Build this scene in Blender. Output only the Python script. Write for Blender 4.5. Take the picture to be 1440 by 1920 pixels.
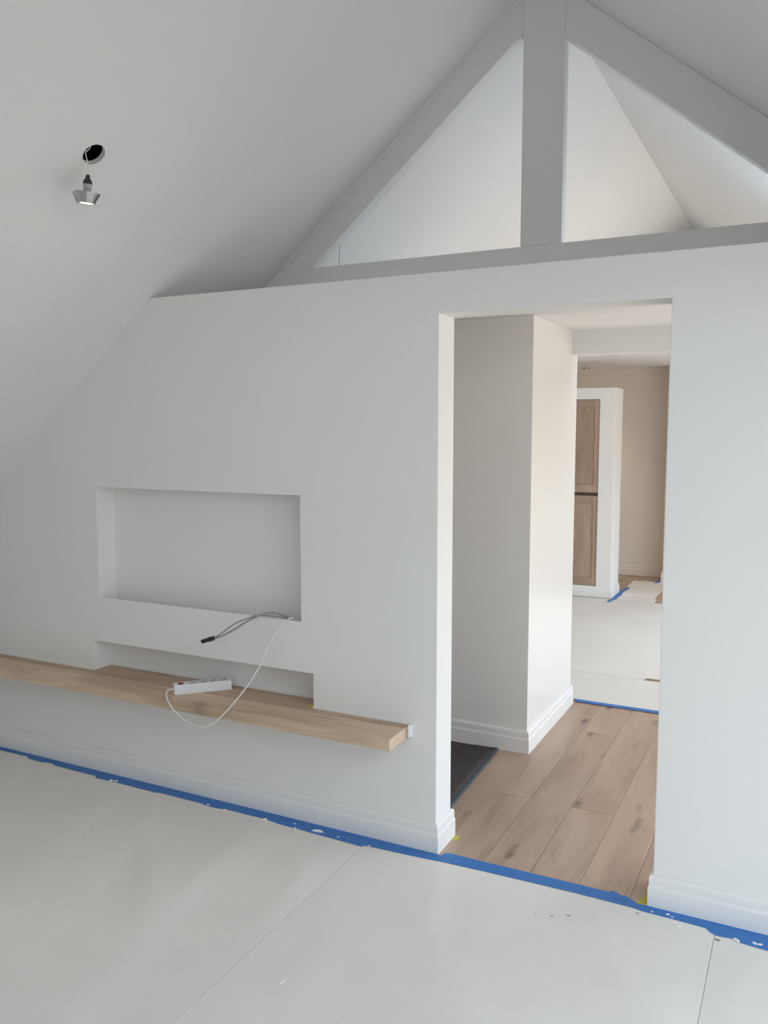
import bpy, bmesh, math, random
from mathutils import Vector, Matrix, noise as mnoise

for o in list(bpy.data.objects):
    bpy.data.objects.remove(o, do_unlink=True)
scene = bpy.context.scene
COL = scene.collection
random.seed(7)

# ------------------------------------------------------------------ camera
cam_d = bpy.data.cameras.new('camera')
cam_d.sensor_fit = 'VERTICAL'
cam_d.sensor_height = 36.0
cam_d.lens = 36.0 * 1577.3 / 1920.0
cam_d.clip_start = 0.02
cam_o = bpy.data.objects.new('camera', cam_d)
COL.objects.link(cam_o)
yaw, pitch = 0.4680, -0.0976
fwd = Vector((-math.sin(yaw) * math.cos(pitch), math.cos(yaw) * math.cos(pitch), math.sin(pitch)))
right = Vector((math.cos(yaw), math.sin(yaw), 0))
up = right.cross(fwd)
m = Matrix((right, up, -fwd)).transposed().to_4x4()
m.translation = Vector((1.2034, -2.8159, 1.6))
cam_o.matrix_world = m
scene.camera = cam_o

# ------------------------------------------------------------------ world: plain overcast sky over darker ground
world = bpy.data.worlds.new('world')
scene.world = world
world.use_nodes = True
wn = world.node_tree
wn.nodes.clear()
w_out = wn.nodes.new('ShaderNodeOutputWorld')
w_bg = wn.nodes.new('ShaderNodeBackground')
w_tc = wn.nodes.new('ShaderNodeTexCoord')
w_sep = wn.nodes.new('ShaderNodeSeparateXYZ')
w_ramp = wn.nodes.new('ShaderNodeValToRGB')
w_ramp.color_ramp.elements[0].position = 0.48
w_ramp.color_ramp.elements[0].color = (0.50, 0.48, 0.44, 1)
w_ramp.color_ramp.elements[1].position = 0.52
w_ramp.color_ramp.elements[1].color = (0.76, 0.88, 1.0, 1)
w_map = wn.nodes.new('ShaderNodeMath'); w_map.operation = 'MULTIPLY_ADD'
w_map.inputs[1].default_value = 0.5; w_map.inputs[2].default_value = 0.5
wn.links.new(w_tc.outputs['Generated'], w_sep.inputs[0])
wn.links.new(w_sep.outputs['Z'], w_map.inputs[0])
wn.links.new(w_map.outputs[0], w_ramp.inputs[0])
wn.links.new(w_ramp.outputs[0], w_bg.inputs['Color'])
w_bg.inputs['Strength'].default_value = 7.0
wn.links.new(w_bg.outputs[0], w_out.inputs[0])

# invented window openings, unseen, added to let daylight in; portals only guide the sampling of the sky
XR = 2.4                       # inner face of the right outer wall (near room)
XP, XF = 1.72, 1.56            # inner faces of the dormer walls of passage and far room
ADDED_WIN = [('added_window_1', XP, 0.33, 1.72, 0.10, 2.08), ('added_window_2', XF, 2.6, 5.30, 0.10, 2.12), ('added_window_5', XR, -1.75, -0.60, 0.08, 1.33)]  # invented side windows, out of view, for daylight from the right
NEAR_U, NEAR_Y = (1.75, 2.55), (-2.9, -1.0)   # invented roof window of the near room: distance down the right slope, y
SKY_U, SKY_Y = (1.05, 1.62), (1.1, 3.6)       # roof window beyond the truss, invented to light the loft
RX, RZ, ML, MR = 0.16, 3.42, 0.838, 0.815      # ridge position and roof slopes
cl, sl = 1 / math.hypot(1, ML), ML / math.hypot(1, ML)
cr, sr = 1 / math.hypot(1, MR), MR / math.hypot(1, MR)
def portal(loc, rot, sx, sy):
    l = bpy.data.lights.new('daylight_portal', 'AREA')
    l.shape = 'RECTANGLE'; l.size = sx; l.size_y = sy
    l.cycles.is_portal = True
    o = bpy.data.objects.new('daylight_portal', l)
    o.location = loc; o.rotation_euler = rot
    COL.objects.link(o)
for n_, x_, y0, y1, z0, z1 in ADDED_WIN:
    portal((x_ + 0.11, (y0 + y1) / 2, (z0 + z1) / 2), (0, math.radians(90), 0), z1 - z0, y1 - y0)
ADDED_BACKWIN = (0.1, 1.25, 1.45, 2.5)  # invented window behind the camera, added as fill for wall and truss
portal((sum(ADDED_BACKWIN[:2]) / 2, -5.73, sum(ADDED_BACKWIN[2:]) / 2), (math.radians(90), 0, 0), ADDED_BACKWIN[1] - ADDED_BACKWIN[0], ADDED_BACKWIN[3] - ADDED_BACKWIN[2])
roof_rot = Matrix((Vector((cr, 0, -sr)), Vector((0, 1, 0)), Vector((sr, 0, cr)))).transposed().to_euler()
for (u0, u1), (y0, y1) in ((NEAR_U, NEAR_Y), (SKY_U, SKY_Y)):
    uc = (u0 + u1) / 2
    portal((RX + uc * cr + 0.14 * sr, (y0 + y1) / 2, RZ - uc * sr + 0.14 * cr), roof_rot, u1 - u0, y1 - y0)

# ------------------------------------------------------------------ exposure
vs = scene.view_settings
vs.view_transform = 'Standard'
vs.look = 'None'
vs.exposure = 0.0
vs.gamma = 1.0
vs.use_curve_mapping = False
scene.cycles.use_denoising = True
scene.cycles.adaptive_threshold = 0.03
scene.cycles.max_bounces = 9
scene.cycles.diffuse_bounces = 7
scene.cycles.sample_clamp_indirect = 6

# ------------------------------------------------------------------ materials
def new_mat(name):
    mt = bpy.data.materials.new(name)
    mt.use_nodes = True
    nt = mt.node_tree
    return mt, nt, nt.nodes['Principled BSDF']
def N(nt, t, **kw):
    n = nt.nodes.new(t)
    for k, v in kw.items():
        setattr(n, k, v)
    return n
def paint(name, col, rough=0.5, spec=0.5, bump=0.015, mottling=0.012, scale=60):
    mt, nt, b = new_mat(name)
    tc = N(nt, 'ShaderNodeTexCoord')
    n1 = N(nt, 'ShaderNodeTexNoise'); n1.inputs['Scale'].default_value = 2.3; n1.inputs['Detail'].default_value = 4
    nt.links.new(tc.outputs['Object'], n1.inputs['Vector'])
    mx = N(nt, 'ShaderNodeMix', data_type='RGBA')
    nt.links.new(n1.outputs['Fac'], mx.inputs[0])
    c = Vector(col)
    mx.inputs[6].default_value = (*(c * (1 - mottling)), 1)
    mx.inputs[7].default_value = (*(c * (1 + mottling)), 1)
    nt.links.new(mx.outputs[2], b.inputs['Base Color'])
    b.inputs['Roughness'].default_value = rough
    b.inputs['Specular IOR Level'].default_value = spec
    if bump:
        n2 = N(nt, 'ShaderNodeTexNoise'); n2.inputs['Scale'].default_value = scale; n2.inputs['Detail'].default_value = 3
        nt.links.new(tc.outputs['Object'], n2.inputs['Vector'])
        bp = N(nt, 'ShaderNodeBump'); bp.inputs['Strength'].default_value = bump; bp.inputs['Distance'].default_value = 0.01
        nt.links.new(n2.outputs['Fac'], bp.inputs['Height'])
        nt.links.new(bp.outputs[0], b.inputs['Normal'])
    return mt
def wood(name, light, mid, dark, knot, axis, rough=0.5, knots=True, kscale=1.7, rand=True, grain=1.0, stretch=0.06):
    mt, nt, b = new_mat(name)
    tc = N(nt, 'ShaderNodeTexCoord')
    src = tc.outputs['Object']
    oi = N(nt, 'ShaderNodeObjectInfo')
    if rand:
        mul = N(nt, 'ShaderNodeMath', operation='MULTIPLY'); mul.inputs[1].default_value = 37.0
        nt.links.new(oi.outputs['Random'], mul.inputs[0])
        cmb = N(nt, 'ShaderNodeCombineXYZ')
        for i in range(3):
            nt.links.new(mul.outputs[0], cmb.inputs[i])
        add = N(nt, 'ShaderNodeVectorMath', operation='ADD')
        nt.links.new(src, add.inputs[0]); nt.links.new(cmb.outputs[0], add.inputs[1])
        src = add.outputs[0]
    def mapped(along, across):
        mp = N(nt, 'ShaderNodeMapping')
        s = [across] * 3; s['XYZ'.index(axis)] = along
        mp.inputs['Scale'].default_value = s
        nt.links.new(src, mp.inputs['Vector'])
        return mp.outputs[0]
    n1 = N(nt, 'ShaderNodeTexNoise'); n1.inputs['Scale'].default_value = 1.0; n1.inputs['Detail'].default_value = 6; n1.inputs['Roughness'].default_value = 0.6
    n1.inputs['Distortion'].default_value = 0.6
    nt.links.new(mapped(1.6, 9), n1.inputs['Vector'])
    rp = N(nt, 'ShaderNodeValToRGB')
    e = rp.color_ramp.elements
    e[0].position = 0.28; e[0].color = (*dark, 1)
    e[1].position = 0.72; e[1].color = (*light, 1)
    em = rp.color_ramp.elements.new(0.5); em.color = (*mid, 1)
    nt.links.new(n1.outputs['Fac'], rp.inputs[0])
    # fine grain
    n2 = N(nt, 'ShaderNodeTexNoise'); n2.inputs['Scale'].default_value = 1.0; n2.inputs['Detail'].default_value = 4
    nt.links.new(mapped(6, 180), n2.inputs['Vector'])
    mr = N(nt, 'ShaderNodeMapRange'); mr.inputs['To Min'].default_value = 1 - 0.16 * grain; mr.inputs['To Max'].default_value = 1 + 0.12 * grain
    mr.inputs['From Min'].default_value = 0.3; mr.inputs['From Max'].default_value = 0.7
    nt.links.new(n2.outputs['Fac'], mr.inputs['Value'])
    vm = N(nt, 'ShaderNodeVectorMath', operation='SCALE')
    nt.links.new(rp.outputs[0], vm.inputs[0]); nt.links.new(mr.outputs[0], vm.inputs['Scale'])
    col = vm.outputs[0]
    if knots:
        vo = N(nt, 'ShaderNodeTexVoronoi', voronoi_dimensions='2D'); vo.inputs['Scale'].default_value = kscale; vo.inputs['Randomness'].default_value = 1.0
        n3 = N(nt, 'ShaderNodeTexNoise'); n3.inputs['Scale'].default_value = 9; n3.inputs['Detail'].default_value = 3
        nt.links.new(src, n3.inputs['Vector'])
        ad = N(nt, 'ShaderNodeMix', data_type='RGBA', blend_type='ADD'); ad.inputs[0].default_value = 0.16
        nt.links.new(mapped(1.0, 3.6), ad.inputs[6]); nt.links.new(n3.outputs['Color'], ad.inputs[7])
        nt.links.new(ad.outputs[2], vo.inputs['Vector'])
        kr = N(nt, 'ShaderNodeValToRGB')
        kr.color_ramp.elements[0].position = 0.03; kr.color_ramp.elements[0].color = (1, 1, 1, 1)
        kr.color_ramp.elements[1].position = 0.15; kr.color_ramp.elements[1].color = (0, 0, 0, 1)
        nt.links.new(vo.outputs['Distance'], kr.inputs[0])
        n4 = N(nt, 'ShaderNodeSeparateColor')
        nt.links.new(vo.outputs['Color'], n4.inputs[0])
        ks = N(nt, 'ShaderNodeMapRange'); ks.inputs['From Min'].default_value = 0.3; ks.inputs['From Max'].default_value = 1.0
        ks.inputs['To Min'].default_value = 0.0; ks.inputs['To Max'].default_value = 0.95
        nt.links.new(n4.outputs[0], ks.inputs['Value'])
        km = N(nt, 'ShaderNodeMath', operation='MULTIPLY')
        nt.links.new(kr.outputs[0], km.inputs[0]); nt.links.new(ks.outputs[0], km.inputs[1])
        mk = N(nt, 'ShaderNodeMix', data_type='RGBA')
        nt.links.new(km.outputs[0], mk.inputs[0]); nt.links.new(col, mk.inputs[6]); mk.inputs[7].default_value = (*knot, 1)
        col = mk.outputs[2]
    if rand:
        hv = N(nt, 'ShaderNodeHueSaturation')
        m2 = N(nt, 'ShaderNodeMapRange'); m2.inputs['To Min'].default_value = 0.88; m2.inputs['To Max'].default_value = 1.10
        nt.links.new(oi.outputs['Random'], m2.inputs['Value'])
        nt.links.new(m2.outputs[0], hv.inputs['Value']); nt.links.new(col, hv.inputs['Color'])
        col = hv.outputs[0]
    nt.links.new(col, b.inputs['Base Color'])
    b.inputs['Roughness'].default_value = rough
    bp = N(nt, 'ShaderNodeBump'); bp.inputs['Strength'].default_value = 0.06; bp.inputs['Distance'].default_value = 0.002
    nt.links.new(n2.outputs['Fac'], bp.inputs['Height']); nt.links.new(bp.outputs[0], b.inputs['Normal'])
    return mt
def plain(name, col, rough=0.5, metal=0.0, spec=0.5, var=0.06, scale=40, bump=0.0):
    mt, nt, b = new_mat(name)
    tc = N(nt, 'ShaderNodeTexCoord')
    n1 = N(nt, 'ShaderNodeTexNoise'); n1.inputs['Scale'].default_value = scale; n1.inputs['Detail'].default_value = 4
    nt.links.new(tc.outputs['Object'], n1.inputs['Vector'])
    mx = N(nt, 'ShaderNodeMix', data_type='RGBA')
    c = Vector(col)
    mx.inputs[6].default_value = (*(c * (1 - var)), 1); mx.inputs[7].default_value = (*(c * (1 + var)), 1)
    nt.links.new(n1.outputs['Fac'], mx.inputs[0]); nt.links.new(mx.outputs[2], b.inputs['Base Color'])
    b.inputs['Roughness'].default_value = rough; b.inputs['Metallic'].default_value = metal
    b.inputs['Specular IOR Level'].default_value = spec
    if bump:
        bp = N(nt, 'ShaderNodeBump'); bp.inputs['Strength'].default_value = bump; bp.inputs['Distance'].default_value = 0.004
        nt.links.new(n1.outputs['Fac'], bp.inputs['Height']); nt.links.new(bp.outputs[0], b.inputs['Normal'])
    return mt
def emit(name, col, strength):
    mt, nt, b = new_mat(name)
    b.inputs['Base Color'].default_value = (0.9, 0.9, 0.9, 1)
    b.inputs['Emission Color'].default_value = (*col, 1)
    b.inputs['Emission Strength'].default_value = strength
    return mt

M = {}
M['wall'] = paint('matt_white_wall_paint', (0.82, 0.805, 0.78), 0.55, 0.3)
M['ceiling'] = paint('matt_white_ceiling_paint', (0.815, 0.81, 0.80), 0.7, 0.2)
M['satin'] = paint('satin_white_wall_paint', (0.83, 0.81, 0.78), 0.22, 0.5, bump=0.01, scale=8)
M['gloss'] = paint('white_woodwork_paint', (0.82, 0.805, 0.78), 0.45, 0.4, bump=0.01)
M['truss'] = paint('white_truss_paint', (0.78, 0.78, 0.77), 0.5, 0.4)
M['lamp_warm'] = paint('lamplight_tinted_wall', (0.75, 0.67, 0.585), 0.5, 0.3)  # warm lamplight in the far room is put into this wall colour
M['void'] = plain('dark_roof_void', (0.012, 0.010, 0.010), 0.9, spec=0.1)
M['plank'] = wood('oiled_oak_plank', (0.54, 0.395, 0.30), (0.47, 0.335, 0.25), (0.36, 0.248, 0.185), (0.13, 0.098, 0.088), 'Y', 0.42, grain=0.55)
M['subfloor'] = wood('oak_floor_under_sheets', (0.54, 0.395, 0.30), (0.47, 0.335, 0.25), (0.36, 0.248, 0.185), (0.13, 0.098, 0.088), 'Y', 0.5, rand=False, grain=0.55)
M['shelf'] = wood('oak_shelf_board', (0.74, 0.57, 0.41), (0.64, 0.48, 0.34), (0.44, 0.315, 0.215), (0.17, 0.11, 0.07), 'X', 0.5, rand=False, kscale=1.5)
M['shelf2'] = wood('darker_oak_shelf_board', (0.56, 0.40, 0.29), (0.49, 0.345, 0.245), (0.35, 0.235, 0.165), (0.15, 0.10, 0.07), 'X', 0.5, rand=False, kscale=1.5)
M['door'] = wood('greyed_oak_door', (0.46, 0.325, 0.24), (0.40, 0.28, 0.205), (0.33, 0.225, 0.165), (0.12, 0.08, 0.06), 'Z', 0.5, knots=False)
M['tape'] = plain('blue_masking_tape', (0.035, 0.175, 0.50), 0.5, var=0.12, scale=25)
M['yellow'] = plain('yellow_masking_tape', (0.60, 0.50, 0.08), 0.6)
M['mat'] = plain('charcoal_carpet', (0.078, 0.068, 0.070), 0.95, spec=0.1, var=0.75, scale=160, bump=0.6)
M['mat_edge'] = plain('slate_mat_binding', (0.055, 0.075, 0.09), 0.6, var=0.3, scale=60)
M['plastic'] = plain('white_plastic', (0.80, 0.79, 0.81), 0.3, var=0.02)
M['socket'] = plain('socket_well_plastic', (0.56, 0.56, 0.54), 0.4, var=0.03)
M['hole'] = plain('dark_pin_hole', (0.02, 0.02, 0.02), 0.6)
M['groove'] = plain('dark_gap_shade', (0.075, 0.05, 0.035), 0.6)  # shade of the handle gap put into the colour
M['cord'] = plain('pale_grey_cord', (0.42, 0.42, 0.44), 0.5)
M['brown'] = plain('bare_brown_wood', (0.30, 0.20, 0.12), 0.6, var=0.15, scale=18)
M['red'] = plain('red_rocker', (0.50, 0.02, 0.03), 0.25, var=0.05)
M['cable_w'] = plain('white_cable', (0.76, 0.74, 0.70), 0.4, var=0.02)
M['cable_g'] = plain('grey_cable', (0.26, 0.26, 0.30), 0.4, var=0.05)
M['black'] = plain('black_plastic', (0.02, 0.02, 0.024), 0.35)
M['lampgrey'] = plain('grey_ceramic', (0.42, 0.43, 0.42), 0.4)
M['alu'] = plain('brushed_aluminium', (0.50, 0.48, 0.48), 0.35, metal=0.85, var=0.05)
M['flake'] = plain('white_plaster', (0.85, 0.84, 0.82), 0.8, bump=0.3)
M['grit'] = plain('grey_grit', (0.22, 0.19, 0.17), 0.8)
M['glow'] = emit('lit_bulb_face', (1.0, 0.86, 0.62), 14.0)
M['frame'] = paint('added_window_paint', (0.8, 0.8, 0.8), 0.4)
# protective sheet: off-white card, faintly mottled
def card(name, col):
    mt, nt, b = new_mat(name)
    tc = N(nt, 'ShaderNodeTexCoord')
    n1 = N(nt, 'ShaderNodeTexNoise'); n1.inputs['Scale'].default_value = 1.7; n1.inputs['Detail'].default_value = 7; n1.inputs['Roughness'].default_value = 0.62
    nt.links.new(tc.outputs['Object'], n1.inputs['Vector'])
    rp = N(nt, 'ShaderNodeValToRGB'); c = Vector(col)
    rp.color_ramp.elements[0].position = 0.3; rp.color_ramp.elements[0].color = (*(c * 0.95), 1)
    rp.color_ramp.elements[1].position = 0.68; rp.color_ramp.elements[1].color = (*(c * 1.03), 1)
    nt.links.new(n1.outputs['Fac'], rp.inputs[0])
    # scuffs with a shape of their own
    n3 = N(nt, 'ShaderNodeTexNoise'); n3.inputs['Scale'].default_value = 11; n3.inputs['Detail'].default_value = 5
    nt.links.new(tc.outputs['Object'], n3.inputs['Vector'])
    r3 = N(nt, 'ShaderNodeValToRGB')
    r3.color_ramp.elements[0].position = 0.66; r3.color_ramp.elements[0].color = (0, 0, 0, 1)
    r3.color_ramp.elements[1].position = 0.80; r3.color_ramp.elements[1].color = (0.35, 0.35, 0.35, 1)
    nt.links.new(n3.outputs['Fac'], r3.inputs[0])
    mx = N(nt, 'ShaderNodeMix', data_type='RGBA')
    nt.links.new(r3.outputs[0], mx.inputs[0]); nt.links.new(rp.outputs[0], mx.inputs[6]); mx.inputs[7].default_value = (*(c * 0.78), 1)
    nt.links.new(mx.outputs[2], b.inputs['Base Color'])
    b.inputs['Roughness'].default_value = 0.55
    b.inputs['Specular IOR Level'].default_value = 0.25
    return mt
M['card'] = card('off_white_floor_card', (0.80, 0.765, 0.725))

# ------------------------------------------------------------------ helpers
def tag(o, label=None, cat=None, group=None, kind=None):
    if label: o['label'] = label
    if cat: o['category'] = cat
    if group: o['group'] = group
    if kind: o['kind'] = kind
    return o
def link(name, me, mats, parent=None, smooth=False, loc=None):
    o = bpy.data.objects.new(name, me)
    COL.objects.link(o)
    if not isinstance(mats, (list, tuple)): mats = [mats]
    if not me.materials:
        for mt in mats: me.materials.append(mt)
    if smooth:
        for p in me.polygons: p.use_smooth = True
    if loc is not None: o.location = loc
    if parent is not None: o.parent = parent
    return o
def empty(name, loc=(0, 0, 0), rz=0.0):
    o = bpy.data.objects.new(name, None)
    o.empty_display_size = 0.1
    o.location = loc; o.rotation_euler = (0, 0, rz)
    COL.objects.link(o)
    return o
def from_bm(name, bm, mats, parent=None, smooth=False, loc=None, recalc=True):
    if recalc: bmesh.ops.recalc_face_normals(bm, faces=bm.faces)
    me = bpy.data.meshes.new(name)
    bm.to_mesh(me); bm.free()
    return link(name, me, mats, parent, smooth, loc)
def bevel(o, w=0.003, seg=2, ang=35):
    md = o.modifiers.new('edge', 'BEVEL'); md.width = w; md.segments = seg; md.limit_method = 'ANGLE'; md.angle_limit = math.radians(ang)
    return o
def add_box(bm, x0, x1, y0, y1, z0, z1, mi=0):
    v = [bm.verts.new(p) for p in ((x0, y0, z0), (x1, y0, z0), (x1, y1, z0), (x0, y1, z0), (x0, y0, z1), (x1, y0, z1), (x1, y1, z1), (x0, y1, z1))]
    for f in ((0, 3, 2, 1), (4, 5, 6, 7), (0, 1, 5, 4), (1, 2, 6, 5), (2, 3, 7, 6), (3, 0, 4, 7)):
        bm.faces.new([v[i] for i in f]).material_index = mi
def box(name, x0, x1, y0, y1, z0, z1, mats, parent=None, bev=0.0):
    bm = bmesh.new(); add_box(bm, x0, x1, y0, y1, z0, z1)
    o = from_bm(name, bm, mats, parent)
    if bev: bevel(o, bev)
    return o
def voxel_bm(xs, ys, zs, void, mat=None, tf=None):
    """solid block cut into cells; cells for which void(i,j,k) are left out; only outer faces are made"""
    nx, ny, nz = len(xs) - 1, len(ys) - 1, len(zs) - 1
    solid = lambda i, j, k: 0 <= i < nx and 0 <= j < ny and 0 <= k < nz and not void(i, j, k)
    bm = bmesh.new(); vc = {}
    def vert(i, j, k):
        if (i, j, k) not in vc:
            p = Vector((xs[i], ys[j], zs[k]))
            vc[(i, j, k)] = bm.verts.new(tf(p) if tf else p)
        return vc[(i, j, k)]
    dirs = (((1, 0, 0), ((1, 0, 0), (1, 1, 0), (1, 1, 1), (1, 0, 1))), ((-1, 0, 0), ((0, 0, 0), (0, 0, 1), (0, 1, 1), (0, 1, 0))),
            ((0, 1, 0), ((0, 1, 0), (0, 1, 1), (1, 1, 1), (1, 1, 0))), ((0, -1, 0), ((0, 0, 0), (1, 0, 0), (1, 0, 1), (0, 0, 1))),
            ((0, 0, 1), ((0, 0, 1), (1, 0, 1), (1, 1, 1), (0, 1, 1))), ((0, 0, -1), ((0, 0, 0), (0, 1, 0), (1, 1, 0), (1, 0, 0))))
    for i in range(nx):
        for j in range(ny):
            for k in range(nz):
                if not solid(i, j, k): continue
                for d, q in dirs:
                    if solid(i + d[0], j + d[1], k + d[2]): continue
                    f = bm.faces.new([vert(i + a, j + b_, k + c) for a, b_, c in q])
                    if mat: f.material_index = mat((i, j, k), d)
    return bm
def cut_by_roof(bm, off=0.03):
    for n in (Vector((-ML, 0, 1)), Vector((MR, 0, 1))):
        n.normalize()
        bmesh.ops.bisect_plane(bm, geom=bm.verts[:] + bm.edges[:] + bm.faces[:], plane_co=Vector((RX, 0, RZ)) + n * off, plane_no=n, clear_outer=True)
def catmull(pts, n=8):
    P = [Vector(p) for p in pts]
    P = [P[0] * 2 - P[1]] + P + [P[-1] * 2 - P[-2]]
    out = []
    for i in range(1, len(P) - 2):
        for s in range(n):
            t = s / n
            a, b, c, d = P[i - 1], P[i], P[i + 1], P[i + 2]
            out.append(0.5 * ((2 * b) + (c - a) * t + (2 * a - 5 * b + 4 * c - d) * t * t + (3 * b - a - 3 * c + d) * t ** 3))
    out.append(P[-2])
    return out
def tube_bm(pts, r, seg=10, n=8, bm=None):
    bm = bm or bmesh.new()
    P = catmull(pts, n); rings = []
    ref = Vector((0, 0, 1))
    for i, p in enumerate(P):
        t = (P[min(i + 1, len(P) - 1)] - P[max(i - 1, 0)]).normalized()
        a = t.cross(ref)
        if a.length < 1e-3: a = t.cross(Vector((1, 0, 0)))
        a.normalize(); b = t.cross(a); ref = b if b.length > 0 else ref
        ref = a.cross(t)
        rings.append([bm.verts.new(p + (a * math.cos(2 * math.pi * k / seg) + b * math.sin(2 * math.pi * k / seg)) * r) for k in range(seg)])
    for A, B in zip(rings, rings[1:]):
        for k in range(seg):
            bm.faces.new((A[k], A[(k + 1) % seg], B[(k + 1) % seg], B[k]))
    bm.faces.new(rings[0]); bm.faces.new(rings[-1][::-1])
    return bm
def lathe_bm(prof, seg=28, bm=None, cx=0, cy=0, close=False):
    """prof: (r, z) list"""
    bm = bm or bmesh.new(); rings = []
    for r, z in prof:
        if r < 1e-6: rings.append([bm.verts.new((cx, cy, z))])
        else: rings.append([bm.verts.new((cx + r * math.cos(2 * math.pi * k / seg), cy + r * math.sin(2 * math.pi * k / seg), z)) for k in range(seg)])
    for A, B in zip(rings, rings[1:]):
        for k in range(seg):
            k2 = (k + 1) % seg
            if len(A) == 1 and len(B) == 1: continue
            if len(A) == 1: bm.faces.new((A[0], B[k], B[k2]))
            elif len(B) == 1: bm.faces.new((A[k], A[k2], B[0]))
            else: bm.faces.new((A[k], A[k2], B[k2], B[k]))
    return bm
BASE_PROF = [(0.0, 0.112), (0.005, 0.112), (0.009, 0.1095), (0.0112, 0.105), (0.012, 0.098), (0.0118, 0.088), (0.0120, 0.078), (0.0132, 0.073), (0.0147, 0.070), (0.015, 0.067), (0.015, 0.0), (0.0, 0.0)]
def sweep(name, path, prof, mats, parent=None, side=1):
    """moulding swept along a floor polyline with mitred corners; side=1: moulding stands to the right of the path direction"""
    P = [Vector(p) for p in path]; bm = bmesh.new(); rings = []
    nrm = []
    for a, b in zip(P, P[1:]):
        d = (b - a).normalized(); nrm.append(Vector((d.y, -d.x)) * side)
    for i, p in enumerate(P):
        if i == 0: off = nrm[0]
        elif i == len(P) - 1: off = nrm[-1]
        else:
            s = nrm[i - 1] + nrm[i]; off = s / s.dot(nrm[i])
        rings.append([bm.verts.new((p.x + off.x * d, p.y + off.y * d, z)) for d, z in prof])
    n = len(prof)
    for A, B in zip(rings, rings[1:]):
        for k in range(n):
            bm.faces.new((A[k], A[(k + 1) % n], B[(k + 1) % n], B[k]))
    bm.faces.new(rings[0]); bm.faces.new(rings[-1][::-1])
    return from_bm(name, bm, mats, parent)
def prism_bm(poly, z0, z1, bm=None):
    bm = bm or bmesh.new()
    a = [bm.verts.new((x, y, z0)) for x, y in poly]; b = [bm.verts.new((x, y, z1)) for x, y in poly]
    n = len(poly)
    bm.faces.new(a[::-1]); bm.faces.new(b)
    for k in range(n): bm.faces.new((a[k], a[(k + 1) % n], b[(k + 1) % n], b[k]))
    return bm
def struct(o, label, cat):
    return tag(o, label, cat, kind='structure')

# ------------------------------------------------------------------ measured sizes (metres)
YB, YF = -5.6, 6.61           # back wall of the near room, far wall
XL = -3.6                    # low knee wall on the left
WT = 0.146                    # partition thickness
DR, DT, WTOP = 0.795, 2.013, 2.158
NL, NR, NB, NT = -1.687, -0.594, 0.830, 1.340       # screen niche
LL, LR, LB, LT = -1.732, -0.539, 0.484, 0.624       # low niche over the shelf
ND = 0.105

# ---------------- floor
floor = box('floor', XL - 0.1, XR + 0.15, YB - 0.1, YF + 0.1, -0.14, -0.004, M['subfloor'])
struct(floor, 'oak floor running through the whole storey', 'floor')
PW = 0.179
def plank_mesh(L):
    bm = bmesh.new(); add_box(bm, 0.0005, PW - 0.0005, 0.0004, L - 0.0004, -0.004, 0)
    top = [e for e in bm.edges if all(v.co.z > -0.001 for v in e.verts)]
    bmesh.ops.bevel(bm, geom=top, offset=0.0024, segments=2, affect='EDGES', profile=0.5)
    bmesh.ops.recalc_face_normals(bm, faces=bm.faces)
    me = bpy.data.meshes.new('plank'); bm.to_mesh(me); bm.free()
    me.materials.append(M['plank'])
    return me
PY0, PY1 = -0.06, 2.09
LENS = {}
offs = [0.62, 1.55, 0.95, 1.72, 0.62, 1.25, 0.38]
for i, c in enumerate(range(-7, 13)):
    cuts = [PY0, offs[c % 7] if c != 2 else 0.62, PY1]
    for a, b in zip(cuts, cuts[1:]):
        L = round(b - a, 3)
        if L not in LENS: LENS[L] = plank_mesh(L)
        link('plank', LENS[L], M['plank'], floor, loc=(c * PW + 0.003, a, 0))

# ---------------- partition wall with door opening, screen niche and low niche
xs = [XL, LL, NL, NR, LR, 0.0, DR, XR]; ys = [0.0, 0.018, ND, WT]; zs = [0.0, LB, LT, 0.66, NB, NT, DT, WTOP]
def wall_void(i, j, k):
    x, z = (xs[i] + xs[i + 1]) / 2, (zs[k] + zs[k + 1]) / 2
    if 0 < x < DR and z < DT: return True
    if j <= 1 and NL < x < NR and NB < z < NT: return True
    if j <= 1 and LL < x < LR and LB < z < LT: return True
    if j == 1 and NL < x < NR and 0.66 < z < NB: return True
    return False
bm = voxel_bm(xs, ys, zs, wall_void); cut_by_roof(bm)
wall_front = struct(from_bm('wall_front', bm, M['wall']), 'white partition wall with doorway and two recessed niches', 'wall')
bevel(wall_front, 0.002, 2)

# ---------------- passage block, far walls, outer walls
bm = voxel_bm([XL, 0.011], [1.115, 1.96], [0, 2.14], lambda *a: False); cut_by_roof(bm)
wp = struct(from_bm('wall_passage', bm, M['satin']), 'white satin wall block standing beyond the doorway', 'wall'); bevel(wp, 0.002)
bm = voxel_bm([XL - 0.1, XR + 0.15], [YF, YF + 0.1], [0, 4], lambda *a: False); cut_by_roof(bm)
struct(from_bm('wall_far', bm, M['lamp_warm']), 'end wall of the far room with warm lamplight in its colour', 'wall')
bm = voxel_bm([-0.125, 0.6], [6.30, YF], [0, 2.26], lambda *a: False)
struct(from_bm('wall_return', bm, M['lamp_warm']), 'short wall return at the end of the far room, lamplight in its colour', 'wall')
bm = voxel_bm([XL - 0.1, ADDED_BACKWIN[0], ADDED_BACKWIN[1], XR + 0.15], [YB - 0.15, YB], [0, ADDED_BACKWIN[2], ADDED_BACKWIN[3], 4], lambda i, j, k: i == 1 and k == 1); cut_by_roof(bm)
struct(from_bm('wall_back', bm, M['wall']), 'white gable wall with one added window behind the viewer', 'wall')
bm = bmesh.new(); x0, x1, z0, z1 = ADDED_BACKWIN
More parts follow.
